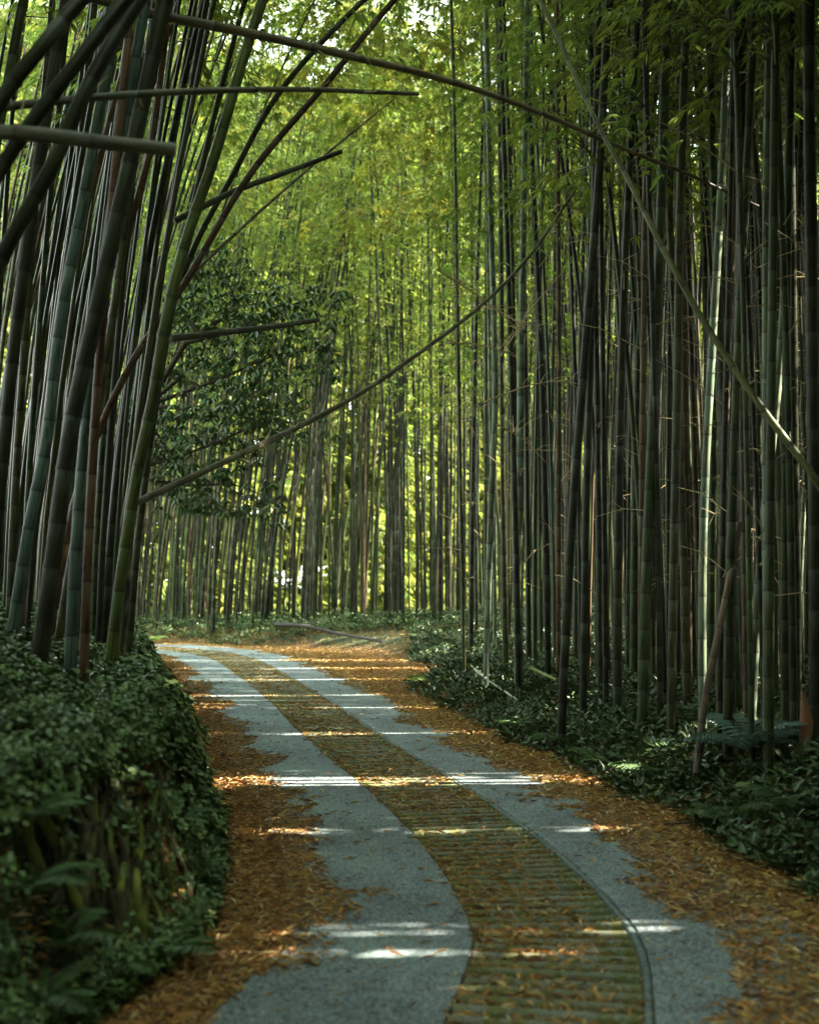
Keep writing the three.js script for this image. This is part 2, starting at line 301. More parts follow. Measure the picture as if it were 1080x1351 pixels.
const rightCurves = [];
const inFrame = (p, m = 0.02) => -p.z > 0.5 && Math.abs(p.x / -p.z) < CX / F + m;
function culmThing(c, o) {
  if (c.fn(0).x > 0.2 && !o.free) rightCurves.push([c, o.r0]);                                             // o: label, group, r0, r1, col, radial, gap, seed, crown: [t0, branches, reach, fans, leafLen], rings, mat
  const r = rng(o.seed), g = thing(o.name ?? 'bamboo_culm', o.label, o.category ?? 'bamboo', o.group), base = c.fn(0), f = (t) => c.fn(t).sub(base);
  g.position.copy(base);
  const nodes = o.rings ? [] : null;
  const stem = mesh('stem', culmGeo(f, c.len, o.r0, o.r1, o.col, o.radial ?? 8, o.gap ?? 0.3, r, nodes), o.mat ?? M.culm, g);
  if (nodes) for (const q of nodes) {
    const t = q / c.len, p = f(t); if (p.y + base.y > o.rings) continue;
    const k = lerp(o.r0, o.r1, t), d = f(Math.min(1, t + 0.01)).sub(f(Math.max(0, t - 0.01))).normalize(), m = mesh('node_ring', ringGeo, M.node, stem);
    m.position.copy(p); m.quaternion.setFromUnitVectors(V(0, 1, 0), d); m.scale.set(k, Math.max(0.012, k * 0.28), k);
  }
  if (o.free && nodes) { const rs = rng(o.seed + 5000); for (const q of nodes) if (rs() < 0.55) { const t = q / c.len, p = f(t), a = rs() * 6.28, l = 0.05 + 0.16 * rs(), d = f(Math.min(1, t + 0.02)).sub(p).normalize().multiplyScalar(0.6).add(V(Math.cos(a) * 0.6, Math.sin(a), Math.cos(a * 2) * 0.6)).normalize(); mesh('twig_stub', tube([p, p.clone().addScaledVector(d, l * 0.6), p.clone().addScaledVector(d, l).add(V(0, 0.02, 0))], [0.006, 0.004, 0.0025], 4), o.mat ? M.dry : M.twig, stem); } }
  if (o.dryTwigs) {
    const rs = rng(o.seed + 7000), list = [];
    for (let i = 0; i < o.dryTwigs; i++) {
      const t = (1.2 + 5 * rs()) / c.len, p = f(t), a = rs() * 6.28, l = 0.25 + 0.55 * rs(), e = V(p.x + Math.cos(a) * l, p.y + l * (rs() - 0.25), p.z + Math.sin(a) * l), m = p.clone().lerp(e, 0.55).add(V(0, 0.05, 0));
      list.push(tube([p, m, e], [0.0055, 0.004, 0.002], 4, null, false));
      for (let k = 0; k < 2; k++) list.push(tube([m, V(m.x + (rs() - 0.5) * 0.35, m.y + (rs() - 0.6) * 0.3, m.z + (rs() - 0.5) * 0.35)], [0.003, 0.0015], 3, null, false));
    }
    kind(mesh('dry_twig', mergeGeometries(list), M.dry, g), 'stuff');
  }
  if (o.crown) {
    const [t0, n, reach, fans, ll] = o.crown, { L, tw } = crown(f, t0, n, reach, fans, ll, r, o.twigs, o.leaf ?? LEAF);
    mesh('crown', L.geo(), M.leaf, g);
    if (tw.length) kind(mesh('side_branch', mergeGeometries(tw), M.twig, g), 'stuff');
  }
  return g;
}

// --- culms that can be told apart, left bank: [pixel x, y, metres away] from base to tip
const P = (list) => polyCurve(list.map(([x, y, d]) => at(x, y, d)));
function onGround(p) { p.y = terrain(p.x, p.z) - 0.06; return p; }
function hero(list, w, o) {                                            // w: thickness in metres at base and tip; the base stands on the ground, the tip goes on above the frame
  const pts = list.map(([x, y, d]) => at(x, y, d)); if (!o.free) onGround(pts[0]);
  if (o.more) { const a = pts[pts.length - 2], b = pts[pts.length - 1], d = V().subVectors(b, a).normalize(); let q = b.clone(); for (let k = 1; k <= 4; k++) { d.x += o.more[1] ?? 0; d.y -= 0.05 * k; d.normalize(); q = q.clone().addScaledVector(d, o.more[0] / 4); pts.push(q); } }
  return culmThing(polyCurve(pts), { radial: 14, rings: 7.5, r0: w[0] / 2, r1: w[1] / 2, ...o });
}
const leftGroup = 'bamboo culms leaning over the left bank';
hero([[10, 890, 8.8], [38, 700, 8.8], [62, 580, 8.8], [78, 440, 8.8], [113, 250, 8.8], [148, 60, 8.8], [160, 0, 8.8]], [0.085, 0.07], { col: COL.blue, seed: 11, gap: 0.27, more: [6, 0.05], crown: [0.55, 50, 1.5, 5, 0.13], label: 'blue-green bamboo culm with pale node bands rooted on the ivy bank', group: leftGroup });
hero([[45, 895, 7.6], [70, 740, 7.6], [95, 560, 7.6], [130, 400, 7.6], [168, 230, 7.6], [205, 60, 7.6], [218, 0, 7.6]], [0.105, 0.08], { col: COL.dark, seed: 12, gap: 0.33, more: [6, 0.06], crown: [0.5, 50, 1.5, 5, 0.13], label: 'thickest dark green bamboo culm rooted on the ivy bank', group: leftGroup });
hero([[141, 890, 9.2], [160, 760, 9.2], [182, 620, 9.2], [203, 520, 9.2], [218, 430, 9.2], [245, 320, 9.3], [282, 210, 9.4], [322, 75, 9.5], [347, 0, 9.6]], [0.088, 0.07], { col: COL.mossy.map((c) => c * 0.75), seed: 13, gap: 0.32, more: [6, 0.07], crown: [0.5, 50, 1.5, 5, 0.13], label: 'dark culm curving out over the lane where the long slanting pole leans on it', group: leftGroup });
hero([[88, 800, 11], [115, 665, 11], [140, 480, 11], [152, 420, 11], [172, 300, 11], [198, 200, 11], [216, 70, 11.2], [225, 0, 11.2]], [0.065, 0.05], { col: COL.red, seed: 14, gap: 0.3, more: [5, 0.05], crown: [0.6, 30, 1.3, 5, 0.13], label: 'slim reddish brown bamboo culm on the left bank', group: leftGroup });
hero([[60, 830, 10.5], [105, 640, 10.5], [168, 490, 10.5], [245, 372, 10.6], [330, 230, 10.8], [432, 108, 11], [520, 0, 11.2]], [0.065, 0.045], { col: COL.red.map((c) => c * 0.8), seed: 15, gap: 0.3, more: [4, 0.1], crown: [0.6, 40, 1.3, 5, 0.13], label: 'reddish brown bamboo culm leaning far out over the lane', group: leftGroup });
hero([[130, 790, 12.2], [205, 480, 12.2], [255, 330, 12.2], [305, 235, 12.4], [370, 120, 12.6], [490, -10, 13]], [0.065, 0.05], { col: COL.olive.map((c) => c * 0.8), seed: 16, gap: 0.3, more: [4, 0.1], crown: [0.55, 40, 1.3, 5, 0.13], label: 'olive bamboo culm bending out beside the reddish leaning one', group: leftGroup });
hero([[-190, 930, 6.3], [-90, 560, 6.3], [10, 325, 6.3], [66, 225, 6.3], [117, 112, 6.3], [187, -5, 6.4]], [0.08, 0.068], { col: COL.dark, seed: 17, gap: 0.34, more: [5, 0.06], crown: [0.5, 40, 1.5, 5, 0.13], label: 'thick dark leaning culm crossing behind the sawn-off pole', group: leftGroup });
hero([[-230, 980, 5.6], [-120, 480, 5.6], [0, 225, 5.6], [100, 85, 5.6], [170, -5, 5.7]], [0.068, 0.06], { col: COL.dark.map((c) => c * 0.9), seed: 18, gap: 0.34, more: [5, 0.06], crown: [0.5, 40, 1.5, 5, 0.13], label: 'dark leaning culm reaching the upper corner above the sawn-off pole', group: leftGroup });
hero([[-260, 980, 5.2], [-130, 380, 5.2], [0, 135, 5.2], [55, 62, 5.2], [115, -8, 5.3]], [0.068, 0.06], { col: COL.dark, seed: 19, gap: 0.34, more: [5, 0.06], crown: [0.5, 40, 1.5, 5, 0.13], label: 'steeply leaning dark culm cutting the top corner of the bank grove', group: leftGroup });
hero([[70, 860, 9.6], [125, 560, 9.6], [152, 400, 9.6], [178, 200, 9.6], [200, 60, 9.6], [206, 0, 9.6]], [0.065, 0.055], { col: COL.olive, seed: 20, gap: 0.31, more: [6, 0.05], crown: [0.55, 40, 1.4, 5, 0.13], label: 'olive green culm standing between the thickest culm and the curving dark one', group: leftGroup });
// poles that lie or lean across
hero([[-60, 172, 5.2], [60, 178, 5.2], [150, 190, 5.25], [233, 198, 5.3]], [0.064, 0.058], { free: 1, radial: 14, rings: 9, col: [0.1, 0.1, 0.05], seed: 31, gap: 0.34, mat: M.dead, name: 'cut_bamboo_pole', label: 'short thick sawn-off bamboo pole jutting level from the left', category: 'bamboo pole' });
hero([[-40, 146, 6.8], [110, 130, 7], [240, 121, 7.2], [400, 118, 7.5], [478, 121, 7.7], [552, 124, 7.9]], [0.05, 0.024], { free: 1, radial: 10, rings: 9, col: [0.09, 0.085, 0.04], seed: 32, gap: 0.36, mat: M.dead, name: 'cut_bamboo_pole', label: 'long thin level bamboo pole above the sawn-off stub', category: 'bamboo pole' });
hero([[100, -10, 8.2], [200, 18, 8.4], [330, 44, 8.7], [470, 76, 9], [560, 98, 9.2], [640, 122, 9.4], [720, 152, 9.6], [800, 187, 9.8], [900, 227, 10.1], [1000, 272, 10.5]], [0.075, 0.016], { free: 1, radial: 10, rings: 9, col: [0.16, 0.12, 0.055], seed: 33, gap: 0.36, mat: M.dead, name: 'fallen_bamboo', label: 'long brown bamboo arching right across above the lane', category: 'bamboo' });
hero([[1180, 800, 8.3], [1080, 640, 8.4], [1000, 532, 8.6], [930, 428, 8.8], [878, 335, 9], [830, 240, 9.3], [800, 186, 9.5], [760, 105, 9.8], [712, 0, 10.2]], [0.055, 0.024], { free: 1, radial: 10, rings: 9, col: [0.09, 0.105, 0.03], seed: 34, gap: 0.34, name: 'leaning_bamboo', more: [3, -0.1], crown: [0.75, 20, 1.0, 5, 0.12], label: 'olive bent bamboo slanting up from the right grove under the brown arch', category: 'bamboo' });
hero([[170, 668, 9.25], [290, 612, 10], [400, 560, 10.8], [470, 522, 11.2], [530, 482, 11.6], [640, 398, 12.4], [700, 335, 13], [757, 253, 13.6]], [0.055, 0.03], { free: 1, radial: 10, rings: 9, col: [0.12, 0.105, 0.045], seed: 35, gap: 0.36, mat: M.dead, name: 'leaning_bamboo', label: 'long brown pole slanting from the dark bank culm up to the right grove', category: 'bamboo pole' });
hero([[225, 447, 9.5], [300, 438, 10], [360, 431, 10.4], [420, 422, 10.8]], [0.055, 0.042], { free: 1, radial: 10, rings: 9, col: [0.07, 0.075, 0.03], seed: 36, gap: 0.4, mat: M.dead, name: 'broken_bamboo_pole', label: 'broken dark pole end pointing at the glossy broadleaf tree', category: 'bamboo pole' });
hero([[230, 292, 11], [310, 252, 11.2], [370, 230, 11.5], [450, 200, 11.9]], [0.06, 0.045], { free: 1, radial: 10, rings: 9, col: [0.065, 0.07, 0.03], seed: 37, gap: 0.4, mat: M.dead, name: 'broken_bamboo_pole', label: 'broken dark pole slanting up behind the reddish leaning culm', category: 'bamboo pole' });
hero([[255, 360, 11.4], [300, 318, 11.5], [370, 255, 11.8], [440, 195, 12.1], [520, 130, 12.6]], [0.035, 0.015], { free: 1, radial: 8, rings: 9, col: COL.straw.map((c) => c * 0.7), seed: 38, gap: 0.3, mat: M.dead, name: 'leaning_bamboo', label: 'thin straw yellow cane slanting over the lane below the reddish culm', category: 'bamboo' });
// --- right grove, culms that can be told apart
const rightGroup = 'upright bamboo culms of the right grove';
hero([[640, 880, 15.5], [646, 700, 15.5], [653, 520, 15.5], [650, 380, 15.5], [646, 262, 15.5], [640, 0, 15.6]], [0.075, 0.06], { col: COL.pale, seed: 41, gap: 0.33, radial: 10, more: [4, -0.02], crown: [0.6, 40, 1.3, 5, 0.14], label: 'slim pale culm by the fallen white stick at the grove corner', group: rightGroup });
hero([[738, 960, 12], [752, 720, 12], [770, 480, 12], [790, 220, 12], [803, 0, 12]], [0.088, 0.07], { col: COL.dark, seed: 42, gap: 0.34, radial: 12, more: [6, 0.03], crown: [0.55, 40, 1.3, 5, 0.14], label: 'thick dark culm in the tight clump where the slanting pole ends', group: rightGroup });
hero([[768, 955, 12.6], [772, 700, 12.6], [778, 480, 12.6], [785, 200, 12.6], [790, 0, 12.6]], [0.075, 0.06], { col: COL.dark, seed: 43, gap: 0.34, radial: 10, more: [6, 0.03], crown: [0.55, 40, 1.3, 5, 0.14], label: 'dark culm at the back of the tight clump where the slanting pole ends', group: rightGroup });
hero([[846, 965, 11.4], [852, 760, 11.4], [862, 520, 11.4], [872, 260, 11.4], [880, 0, 11.4]], [0.1, 0.08], { col: COL.green, seed: 44, gap: 0.3, radial: 14, more: [6, 0.02], crown: [0.55, 40, 1.3, 5, 0.14], label: 'thick mid green culm with clear node bands in the right grove', group: rightGroup });
hero([[884, 970, 11], [888, 760, 11], [893, 520, 11], [897, 260, 11], [906, 0, 11]], [0.085, 0.065], { col: COL.olive.map((c) => c * 0.75), seed: 45, gap: 0.31, radial: 12, more: [6, 0.02], crown: [0.55, 40, 1.3, 5, 0.14], label: 'thick olive culm next to the mid green banded culm', group: rightGroup });
hero([[926, 975, 10.48], [926, 760, 10.48], [930, 620, 10.48], [938, 470, 10.48], [950, 260, 10.48], [962, 0, 10.48]], [0.07, 0.06], { col: COL.pale, seed: 46, gap: 0.32, radial: 12, more: [6, 0.02], crown: [0.55, 40, 1.3, 5, 0.14], label: 'pale culm catching white sunlight along one side in the right grove', group: rightGroup });
hero([[988, 985, 10.34], [996, 840, 10.34], [1006, 700, 10.34], [1020, 560, 10.34], [1032, 420, 10.34], [1046, 0, 10.34]], [0.075, 0.06], { col: COL.pale.map((c) => c * 0.9), seed: 47, gap: 0.32, radial: 12, more: [6, 0.02], crown: [0.55, 40, 1.3, 5, 0.14], label: 'pale culm leaning slightly behind the blue fern', group: rightGroup });
hero([[1049, 985, 10.2], [1049, 760, 10.2], [1046, 600, 10.2], [1044, 400, 10.2], [1040, 0, 10.2]], [0.085, 0.07], { col: COL.olive, seed: 48, gap: 0.32, radial: 12, more: [6, 0.02], crown: [0.55, 40, 1.3, 5, 0.14], label: 'slim olive culm between the blue fern and the brown sheath', group: rightGroup });
hero([[1076, 1000, 9.2], [1074, 700, 9.2], [1070, 400, 9.2], [1066, 0, 9.2]], [0.095, 0.08], { col: COL.dark, seed: 49, gap: 0.33, radial: 14, more: [6, 0.02], crown: [0.55, 40, 1.3, 5, 0.14], label: 'thick dark culm at the foot of the olive bent bamboo', group: rightGroup });
hero([[914, 1008, 9.4], [930, 920, 9.5], [946, 840, 9.6], [962, 762, 9.7], [975, 690, 9.8]], [0.06, 0.05], { col: COL.brown, seed: 50, gap: 0.25, radial: 12, mat: M.dead, name: 'dead_bamboo_stub', label: 'short dead brown culm leaning in front of the pale sunlit culm', category: 'bamboo' });
hero([[962, 985, 10.2], [966, 700, 10.2], [974, 400, 10.2], [980, 0, 10.2]], [0.075, 0.06], { col: COL.brown.map((c) => c * 0.6), seed: 51, gap: 0.3, radial: 12, more: [6, 0.02], crown: [0.55, 40, 1.3, 5, 0.14], label: 'brownish culm behind the dead leaning stub', group: rightGroup });

// --- the rest of the grove, one by one
const sunLanes = [[-5.75, 0.05], [-6.2, 0.03], [-8.4, 0.06], [-10.3, 0.22], [-13.2, 0.08], [-15.6, 0.05], [-17.1, 0.07], [-19.4, 0.07], [-21.5, 0.16], [-23.3, 0.16]];
const sunSlope = Math.tan(SUN_EL) / Math.cos(SUN_AZ), sunDrift = Math.tan(SUN_AZ);
function blocksLane(c, r0) {                                            // does this culm stand in one of the gaps that let a sunbeam down to the lane?
  for (const [z0, hw] of sunLanes) { const b = c.fn(0), h = Math.max(0, (b.x + 0.5) * sunSlope), t = clamp(h / (c.len * 0.96), 0, 1), p = c.fn(t); if (Math.abs(p.z - (z0 - (p.x + 0.5) * sunDrift)) < hw + r0) return true; }
  return false;
}
const stemLanes = [[-10.35, 0.28], [-16.4, 0.6]];                    // openings deeper in the thicket that let sun on to the grove's edge
const taken = [];
const tooClose = (x, z, d) => taken.some((q) => (q[0] - x) ** 2 + (q[1] - z) ** 2 < d * d);
for (const o of scene.children) if (/bamboo_culm/.test(o.name)) taken.push([o.position.x, o.position.z]);
const pick = (r, list) => { let k = r() * list.reduce((a, b) => a + b[0], 0); for (const e of list) { k -= e[0]; if (k <= 0) return e[1]; } return list[0][1]; };

{ // left bank
  const r = rng(501); let n = 0;
  for (let tries = 0; n < 62 && tries < 4000; tries++) {
    const z = -lerp(7.5, 23, Math.pow(r(), 0.8)), x = -0.318 * -z * (1.12 - 0.62 * r()) - 0.1, s = lateral(x, z);
    if (s > -2.1 || tooClose(x, z, 0.18)) continue;
    taken.push([x, z]); n++;
    const H = 11 + 4 * r(), c = leanCurve(x, terrain(x, z) - 0.05, z, H, 1.2 + 3.2 * r(), (r() - 0.4) * 1.6, 1.5 + 0.5 * r(), (r() - 0.5) * 0.25, (r() - 0.5) * 0.25), k = pick(r, [[3, 'dark'], [3.5, 'olive'], [2.5, 'green'], [1.6, 'red'], [1, 'brown'], [0.5, 'blue']]);
    const brown = k === 'red' || k === 'brown';
    culmThing(c, { r0: 0.022 + 0.024 * r(), r1: 0.013, col: COL[k], seed: 600 + n, radial: 9, gap: 0.3, crown: [(Math.abs(z + 16.4) < 1.7 ? 0.74 : 0.42) + 0.1 * r(), 62, 1.35, 6, 0.13], twigs: -z < 14, label: brown ? 'brown bamboo culm among the green ones on the left bank' : k === 'blue' ? 'slim blue-green bamboo culm deep in the left bank grove' : 'green bamboo culm leaning over the lane in the left bank grove', group: brown ? 'brown culms on the left bank' : k === 'blue' ? 'blue-green culms on the left bank' : leftGroup });
  }
}
{ // right grove, as far as the frame shows it
  const r = rng(502); let n = 0;
  for (let tries = 0; n < 112 && tries < 9000; tries++) {
    const z = -lerp(8.2, 26, Math.pow(r(), 1.7)), x = lerp(0.2, 0.33 * -z, Math.pow(r(), 0.9)), s = lateral(x, z);
    if (s < 2.15 || (z < -18 && s < 3.4) || x < 0.3 || x > 0.335 * -z || tooClose(x, z, 0.13)) continue;
    const H = 12 + 4 * r(), r0 = 0.02 + 0.032 * Math.pow(r(), 1.4), c = leanCurve(x, terrain(x, z) - 0.05, z, H, Math.max((r() - 0.5 - (z < -13 ? 0.06 : 0)) * 2.2, x < 2.2 ? -0.35 : -9), (r() - 0.5) * 1.6, 1.2 + 0.6 * r(), (r() - 0.5) * 0.3, (r() - 0.5) * 0.3);
    if (blocksLane(c, r0)) continue;
    taken.push([x, z]); n++;
    const k = pick(r, [[4, 'dark'], [3.2, 'green'], [2.5, 'olive'], [1, 'brown'], [1.2, 'pale']]), brown = k === 'brown', pale = k === 'pale', deep = -z > 19;
    const gap = Math.abs(z + 16.4) < 1.3, low = gap ? 0.85 * H : Math.max(5.2, (x + 0.8) * sunSlope + 1.8);
    culmThing(c, { r0, r1: 0.02, col: COL[k], seed: 900 + n, radial: deep ? 7 : 9, gap: 0.31, dryTwigs: 5, crown: [clamp(low / H, 0.36, 0.88) - (deep ? 0.06 : 0), 66, 1.35, 6, 0.135], twigs: -z < 14, label: brown ? 'dead brown culm standing among green ones in the right grove' : pale ? 'pale green culm standing in the right grove' : deep ? 'slim green culm deep in the right grove' : 'dark green culm near the edge of the right grove', group: brown ? 'dead brown culms in the right grove' : pale ? 'pale culms in the right grove' : deep ? 'culms deep in the right grove' : 'culms near the edge of the right grove' });
  }
}
{ // far grove beyond the bend
  const r = rng(503); let n = 0;
  for (let tries = 0; n < 140 && tries < 12000; tries++) {
    const z = -lerp(28.6, 35, Math.pow(r(), 1.2)), x = lerp(-0.27 * -z, 0.12 * -z, r()), s = lateral(x, z);
    if (Math.abs(s) < 1.9 || tooClose(x, z, 0.12)) continue;
    taken.push([x, z]); n++;
    const leftish = sstep(1, -6, x), H = 13 + 4 * r(), c = leanCurve(x, terrain(x, z) - 0.05, z, H, leftish * (0.6 + 3.4 * r()) + (r() - 0.5) * 2.6 * r(), (r() - 0.3) * 2.4, 1.25 + 0.5 * r(), (r() - 0.5) * 0.3, (r() - 0.5) * 0.3), k = pick(r, [[5, 'dark'], [3, 'green'], [1.6, 'olive'], [0.4, 'brown']]);
    const right = x > -0.5, low = 4 + 4 * r();
    culmThing(c, { r0: 0.024 + 0.026 * r(), r1: 0.012, col: COL[k], seed: 1300 + n, radial: 6, gap: 0.36, crown: [low / H, lerp(40, 26, sstep(-3, 3, x)), 1.6, 8, 0.135], label: right ? 'slender dark culm upright in the far grove beyond the litter clearing' : 'slender dark culm leaning in the far grove behind the bend of the lane', group: right ? 'upright culms of the far grove' : 'leaning culms of the far grove' });
  }
}
const laneHit = (p, m) => (p[0] > 3 && p[1] > (p[0] - 2.4) * sunSlope - 0.5 && p[1] < (p[0] - 2.4) * sunSlope + 6.5 && stemLanes.some(([z0, hw]) => Math.abs(p[2] - z0 + (p[0] + 0.5) * sunDrift) < hw + 0.45)) || p[0] > 0.8 && Math.abs(p[1] - (p[0] + 0.2) * sunSlope) < 1.9 + m && sunLanes.some(([z0, hw]) => Math.abs(p[2] - (z0 - (p[0] + 0.5) * sunDrift)) < hw + m);
{ // grove to the right of the frame, to the left and behind the camera, which shades the lane: past counting
  const r = rng(504), stems = [], crownPts = []; let n = 0;
  const add = (x, z, lane, low, sprays, thick = 1, straight = false, tilt = 0) => {
    const H = 12 + 4 * r(), r0 = (0.04 + 0.035 * r()) * thick, c = leanCurve(x, terrain(x, z) - 0.05, z, H, (r() - 0.5) * 1.8 + tilt + sstep(1, -6, x) * (z < -30 ? 2 : 0), straight ? 0 : (r() - 0.5) * 1.4, 1.5, (r() - 0.5) * 0.3, straight ? 0 : (r() - 0.5) * 0.3);
    if (tooClose(x, z, straight ? 0.05 : 0.13) || (lane && (blocksLane(c, r0) || (x > 3.4 && stemLanes.some(([z0, hw]) => Math.abs(c.fn(0.35).z - z0 + (x + 0.5) * sunDrift) < hw)))) ) return;
    taken.push([x, z]); n++; if (x > 0) rightCurves.push([c, r0]);
    const k = pick(r, [[4, 'dark'], [3, 'green'], [2, 'olive'], [1, 'brown']]), pts = [], rad = [], cols = [];
    for (let i = 0; i <= 12; i++) { const t = i / 12; pts.push(c.fn(t)); rad.push(lerp(r0, 0.014, t)); cols.push(COL[k]); }
    stems.push(tube(pts, rad, 6, cols, false));
    for (let i = 0; i < sprays; i++) { const t = lerp(low / H, 1, r()), p = c.fn(t), q = [p.x + (r() - 0.5) * 2.2, p.y + (r() - 0.5) * 0.8, p.z + (r() - 0.5) * 2.2]; if (!laneHit(q, 0.6) && !(inFrame(V(...q), 0.16) && q[1] < 0.5 * -q[2] + 3)) crownPts.push(q); }
  };
  for (let i = 0; i < 640; i++) { const z = lerp(1, -27, r()), x = lerp(2.0, 9.5, r()); if (x < 0.335 * -z + 0.2 || lateral(x, z) < 1.9) continue; add(x, z, true, 4.2, 7); }
  for (let i = 0; i < 150; i++) { const z = lerp(-2, -7.6, r()), x = lerp(2.3, 9.5, r()); if (x < 0.335 * -z + 0.2 || lateral(x, z) < 1.9) continue; add(x, z, true, 4.2, 4); }
  for (let i = 0; i < 300; i++) { const z = lerp(-12.5, -27.5, r()), x = lerp(1.6, 0.33 * -z, r()); if (lateral(x, z) < 3.2) continue; add(x, z, true, 8.5, 2, 0.4 + 0.3 * r(), false, (r() - 0.5) * 1.6); }
  for (let i = 0; i < 110; i++) { const z = lerp(-10, -24, r()), x = -0.318 * -z * lerp(1.05, 0.55, r()); if (lateral(x, z) > -2.2) continue; add(x, z, false, 8.5, 1, 0.35 + 0.25 * r(), false, 1.5 + 2 * r()); }
  for (let i = 0; i < 220; i++) { const z = lerp(-30, -37, r()), x = lerp(-10, 6, r()); if (Math.abs(lateral(x, z)) < 1.9) continue; add(x, z, false, 11, 1, 0.45 + 0.2 * r(), false, (r() - 0.5) * 3.2 * r()); }
  for (const xt of [-0.9, 0.1, 1.1]) for (let z0 = -3.4; z0 > -25; z0 -= 0.035) {       // close the grove wherever the sun would still reach the lane outside the gaps
    if (sunLanes.some(([zl, hw]) => Math.abs(z0 - zl) < hw + 0.045)) continue;
    const hit = rightCurves.some(([c, r0]) => { const b = c.fn(0); if (b.x < 0.5 || Math.abs(b.z - z0) > 1.6) return false; const t = clamp(Math.max(0, (b.x - xt) * sunSlope) / (c.len * 0.96), 0, 1), p = c.fn(t); return Math.abs(p.z - (z0 - (p.x - xt) * sunDrift)) < lerp(r0, 0.02, t) * 0.9; });
    if (hit) continue;
    const x = lerp(Math.max(2.3, 0.335 * -z0 + 0.5), 9.8, r()); add(x, z0 - (x - xt) * sunDrift, false, 6, 3, 1, true);
  }
  for (let i = 0; i < 110; i++) { const z = lerp(-27.5, -33.5, r()), x = lerp(4.2, 11.5, r()); add(x, z, false, 9, 2, 1); }
  for (let i = 0; i < 160; i++) { const z = lerp(12, -12, r()), x = lerp(-2.5, -11, r()); if (Math.abs(x) < 0.335 * -z + 0.4 || lateral(x, z) > -1.9) continue; add(x, z, false, 3.5, 10); }
  for (let i = 0; i < 260; i++) { const z = lerp(3.5, 16, r()), x = lerp(-12, 12, r()); if (Math.abs(lateral(x, z)) < 1.5) continue; add(x, z, false, 1.0, 11); }
  const arch = []; for (let i = 0; i < 800; i++) { const z = lerp(-17, -28, r()), x = lerp(-5, 5, r()), y = lerp(8.4, 15, Math.pow(r(), 0.8)); if (N3(x * 0.4, y * 0.4, z * 0.4) < -0.15 || (x < -1.5 && r() < 0.7)) continue; arch.push([x, y, z]); }
  tag(spray('bamboo_canopy', arch, 1.1, 0.115, r, LEAF, 11), 'leafy bamboo tops closing over the lane before the bend', 'foliage');
  const m = kind(mesh('bamboo_thicket', mergeGeometries(stems), M.culm), 'stuff'); tag(m, 'thicket of bamboo stems running on beyond the right grove', 'bamboo');
  const f = spray('bamboo_canopy', crownPts, 1.0, 0.36, r, LEAF, 3); tag(f, 'leafy bamboo canopy overhead beyond the right grove', 'foliage');
}
function spray(name, pts, size, leafLen, r, base, fans = 7, more = 1) {            // leafy sprays too many to count
  const c = { fn: (t) => V(0, -0.2 + 0.4 * t, 0) }, { L } = crown(c.fn, 0, 9, size, fans, leafLen, rng(9), false, [1, 1, 1]);
  const im = new THREE.InstancedMesh(L.geo(), M.leaf, pts.length), m = new THREE.Matrix4(), q = new THREE.Quaternion(), e = new THREE.Euler(), col = new THREE.Color();
  pts.forEach((p, i) => { e.set((r() - 0.5) * 0.5, r() * 6.28, (r() - 0.5) * 0.5); q.setFromEuler(e); const k = 0.8 + 0.5 * r(); m.compose(V(...p), q, V(k, k, k)); im.setMatrixAt(i, m); const t = leafTone(r, base); im.setColorAt(i, col.setRGB(t[0] * more, t[1] * more, t[2] * more)); });
  im.name = numbered(name); scene.add(im); return kind(im, 'stuff');
}
{ // leafy bank of trees far behind, running from the left away to the right, open to the sun
  const r = rng(505), pts = [];
  for (let i = 0; i < 11000; i++) {
    const k = r(), x = lerp(-20, 30, k), z = -(37 + 30 * k) - 6 * r() * r() + 1.5 * N3(x * 0.3, 7), g = -4, y = g + 24 * r();
    if (Math.abs(x) > 0.36 * -z + 3 || N3(x * 0.28, y * 0.3, z * 0.28) < -0.42) continue;
    pts.push([x, y, z]);
  }
  tag(spray('far_foliage', pts, 1.6, 0.28, r, LEAF, 6), 'bright yellow-green foliage far behind the grove stems', 'foliage');
}

